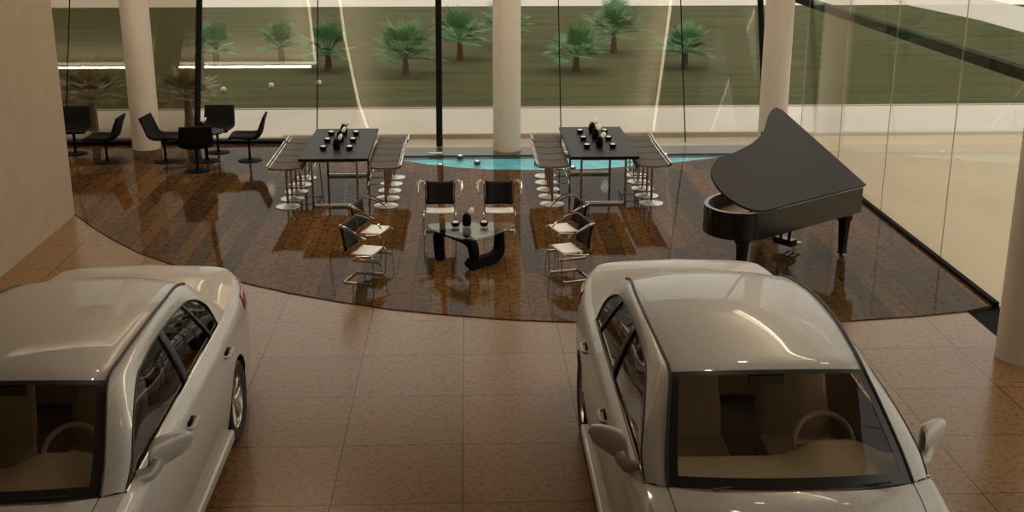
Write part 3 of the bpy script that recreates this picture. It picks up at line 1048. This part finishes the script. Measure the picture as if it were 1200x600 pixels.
def build_round():
    root = thing('round_table', '', 'table')
    MB().lathe([(.001, 0), (.2, 0), (.2, .01), (.03, .02), (.001, .02)], 32).build('base', M['steel'], root)
    MB().lathe([(.03, .015), (.03, .47)], 16).build('pedestal', M['steel'], root)
    MB().lathe([(.001, .47), (.29, .47), (.30, .48), (.30, .495), (.29, .50), (.001, .50)], 40).build('tabletop', M['table'], root)
    return root
rt = build_round(); rt['group'] = 'round black tables between the lounge chairs'
rt.location = (-4.25, 19.08, .012); rt['label'] = 'round black table in the middle of the four lounge chairs'
copy_tree(rt, (-6.78, 19.08, .012), 0, 'round black table at the far left, half hidden by the wall')
put('v', (-4.31, 19.10, .513), 'black vase with white bloom on the round table among the four lounge chairs', .3)
put('v', (-6.80, 19.05, .513), 'black vase with white bloom on the round table at the far left wall edge', .3)

# ------------------------------------------------------------------ pool lamps and ledge lights
def pl_mesh():
    o = MB().lathe([(.001, 0), (.05, 0), (.055, .01), (.055, .05), (.045, .06), (.001, .06)], 20).build('pool_lamp', M['ledge'])
    MB().lathe([(.001, .075), (.02, .072), (.034, .060), (.001, .058)], 16).build('lens', M['lampglow'], o)
    return o
pl0 = pl_mesh(); tag(pl0, '', 'lamp', 'small round lamps in the pool')
pls = [(-.46, 18.78, 'small pool lamp nearest the left dining stools, at the front rim'), (-.14, 19.42, 'small pool lamp in front of the black pole, by the ledge'),
       (.14, 18.98, 'small pool lamp left of the pool centre'), (1.12, 18.93, 'small pool lamp in front of the pool column, right of the pool centre'),
       (1.36, 19.46, 'small pool lamp beside the column, by the ledge'), (1.66, 18.52, 'small pool lamp at the front rim left of the right dining stools'),
       (3.30, 19.42, 'small pool lamp right of the right dining table, by the ledge'), (3.22, 18.95, 'small pool lamp right of the right dining table, at the front rim')]
for i, (x, y, lab) in enumerate(pls):
    if i == 0:
        pl0.location = (x, y, -.06); pl0['label'] = lab
    else:
        copy_tree(pl0, (x, y, -.06), 0, lab)
for x, y, lab in ((-.56, 19.62, 'flat pale strip on the ledge at the foot of the black pole'), (1.58, 19.62, 'flat pale strip on the ledge right of the pool column')):
    tag(MB().box(-.12, .12, -.03, .03, 0, .02).build('ledge_light', M['white'], loc=(x, y, -.01), bevel=.004), lab, 'light', 'flat strips on the pool ledge')

# ------------------------------------------------------------------ palms and lawn lights outside
def build_palm(h, crown, nf, mat, seed, droop=1.0):
    rnd = random.Random(seed)
    root = thing('palm', '', 'palm')
    tr = [(0, 0, 0), (.01, .01, h * .5), (0, 0, h)]
    MB().tube(catmull(tr, 5), [.10 - .004 * k for k in range(11)], 10).build('trunk', M['trunk'] if mat is M['frond'] else M['trunkgrey'], root)
    mb = MB()
    for k in range(nf):
        az = k * 2.399 + rnd.uniform(-.2, .2)
        el = R(rnd.uniform(-8, 80))
        ln = crown * rnd.uniform(.55, .85)
        d = Vector((math.cos(az) * math.cos(el), math.sin(az) * math.cos(el), math.sin(el)))
        tip = Vector((0, 0, h)) + d * ln * .55
        mb.tube([(0, 0, h - .03), tip], [.012, .007], 4)
        side = d.cross(Vector((0, 0, 1))).normalized()
        up = side.cross(d).normalized()
        for q in range(13):
            a = R(-80 + 160 * q / 12)
            dd = (d * math.cos(a) + (side * .85 + up * .12) * math.sin(a)).normalized()
            L_ = ln * .55 * (1 - .35 * abs(a) / R(80))
            mid = tip + dd * L_ * .55
            end = tip + dd * L_ + Vector((0, 0, -.10 * droop * L_))
            wv = dd.cross(up).normalized() * .017
            mb.add([tip - wv * .4, mid - wv, end, mid + wv, tip + wv * .4, mid + up * .006], [(0, 1, 5), (1, 2, 5), (2, 3, 5), (3, 4, 5), (4, 0, 5)])
    mb.build('fronds', mat, root, smooth=False, fixn=False)
    return root
palms = [(-6.25, 29.9, .42, .80, 'frond', 'bushy green palm on the lawn, farthest left of those seen through clear glass'),
         (-4.75, 30.6, .42, .78, 'frond', 'bushy green palm on the lawn, second from the left beyond the clear glass'),
         (-3.41, 29.31, .40, .95, 'frond', 'bushy green palm on the lawn above the left dining table'),
         (-1.49, 28.53, .40, 1.15, 'frond', 'wide green palm on the lawn just left of the black centre pole'),
         (-.2, 31.0, .5, 1.05, 'frond', 'green palm on the lawn just right of the black centre pole'),
         (1.05, 33.6, .5, 1.0, 'frond', 'green palm on the lawn half hidden by the pool column'),
         (2.64, 28.94, .40, 1.0, 'frond', 'green palm on the lawn, left of the pair above the right dining table'),
         (3.95, 32.2, .55, 1.2, 'frond', 'green palm on the lawn, right of the pair above the right dining table'),
         (5.36, 29.27, .42, .95, 'frond', 'green palm on the lawn nearest the piano, rightmost of the row'),
         (-6.85, 21.7, .66, .8, 'frondgrey', 'greyish palm on the paving behind the leftmost lounge chairs'),
         (-5.05, 21.45, .66, .8, 'frondgrey', 'greyish palm on the paving right of the left column')]
for i, (x, y, h, cr, mt, lab) in enumerate(palms):
    p = build_palm(h, cr * (1.12 if mt == 'frond' else 1.1), 46, M[mt], i)
    p.location = (x, y, 0); p['label'] = lab; p['group'] = 'palms outside the glass'
ll0 = MB().lathe([(.001, 0)] + [(.062 * math.sin(a), .06 - .062 * math.cos(a)) for a in [.25 + 2.85 * q / 9 for q in range(10)]] + [(.001, .122)], 16).build('garden_light', M['white'])
for i, (x, y, lab) in enumerate(((-5.33, 26.05, 'small white garden light on the lawn, leftmost'), (-4.38, 26.6, 'small white garden light on the lawn, middle of three'), (-3.36, 26.92, 'small white garden light on the lawn, rightmost of three'))):
    o = ll0 if i == 0 else ll0.copy()
    if i: COL.objects.link(o)
    o.location = (x, y, 0); tag(o, lab, 'light', 'garden lights on the lawn')

# ------------------------------------------------------------------ light
w = bpy.data.worlds.new('sky'); sc.world = w; w.use_nodes = True
bg = w.node_tree.nodes['Background']
bg.inputs['Color'].default_value = (1.0, .96, .885, 1); bg.inputs['Strength'].default_value = 1.15

def area(name, loc, size, energy, col=(1, .84, .62), rot=(0, 0, 0), sy=None):
    l = bpy.data.lights.new(name, 'AREA'); l.energy = energy; l.color = col
    l.shape = 'RECTANGLE'; l.size = size; l.size_y = sy or size
    o = bpy.data.objects.new(name, l); COL.objects.link(o)
    o.location = loc; o.rotation_euler = rot
    return o
def spot(loc, energy, cone=105, col=(1, .88, .73), aim=None):
    l = bpy.data.lights.new('fill_spot', 'SPOT'); l.energy = energy; l.color = col
    l.spot_size = R(cone); l.spot_blend = .8; l.shadow_soft_size = .12
    o = bpy.data.objects.new('fill_spot', l); COL.objects.link(o)
    o.location = loc
    if aim:
        d = Vector(aim) - Vector(loc)
        o.rotation_euler = d.to_track_quat('-Z', 'Y').to_euler()
for x, y, e in ((-2.8, 9.6, 60), (1.9, 9.6, 60), (-.5, 11.3, 200), (-3.0, 11.6, 200), (3.0, 11.4, 200), (-1.9, 17.7, 330), (.8, 17.7, 330), (3.2, 17.7, 280), (-4.6, 17.7, 260), (5.0, 11.3, 160)):
    spot((x, y, CEIL - .06), e * .55)  # unseen spots added under the ceiling to brighten the room
def cove_fill(loc, ln, energy, d, along):  # unseen area lights added to strengthen the strips' glow on the ceiling
    l = bpy.data.lights.new('cove_fill', 'AREA'); l.energy = energy; l.color = (1, .88, .70)
    l.shape = 'RECTANGLE'; l.size = ln; l.size_y = .10
    o = bpy.data.objects.new('cove_fill', l); COL.objects.link(o)
    o.location = loc
    z = -Vector(d).normalized(); x = Vector(along).normalized(); y = z.cross(x)
    o.rotation_euler = Matrix((x, y, z)).transposed().to_euler()
cove_fill((-2.78, 15.7, CEIL - .30), 7.4, 160, (1, 0, .35), (0, 1, 0))
cove_fill((4.68, 15.7, CEIL - .30), 7.4, 160, (-1, 0, .35), (0, 1, 0))
cove_fill((-3.72, 17.2, CEIL - .30), 4.6, 100, (-1, 0, .35), (0, 1, 0))
cove_fill((-6.8, 14.9, CEIL - .30), 6.1, 140, (0, 1, .35), (1, 0, 0))

sc.view_settings.view_transform = 'Standard'
sc.view_settings.look = 'None'
sc.view_settings.exposure = 0
sc.view_settings.gamma = 1
sc.view_settings.use_curve_mapping = False
sc.cycles.use_denoising = True
sc.cycles.transparent_max_bounces = 24
sc.cycles.max_bounces = 10
sc.cycles.sample_clamp_indirect = 6
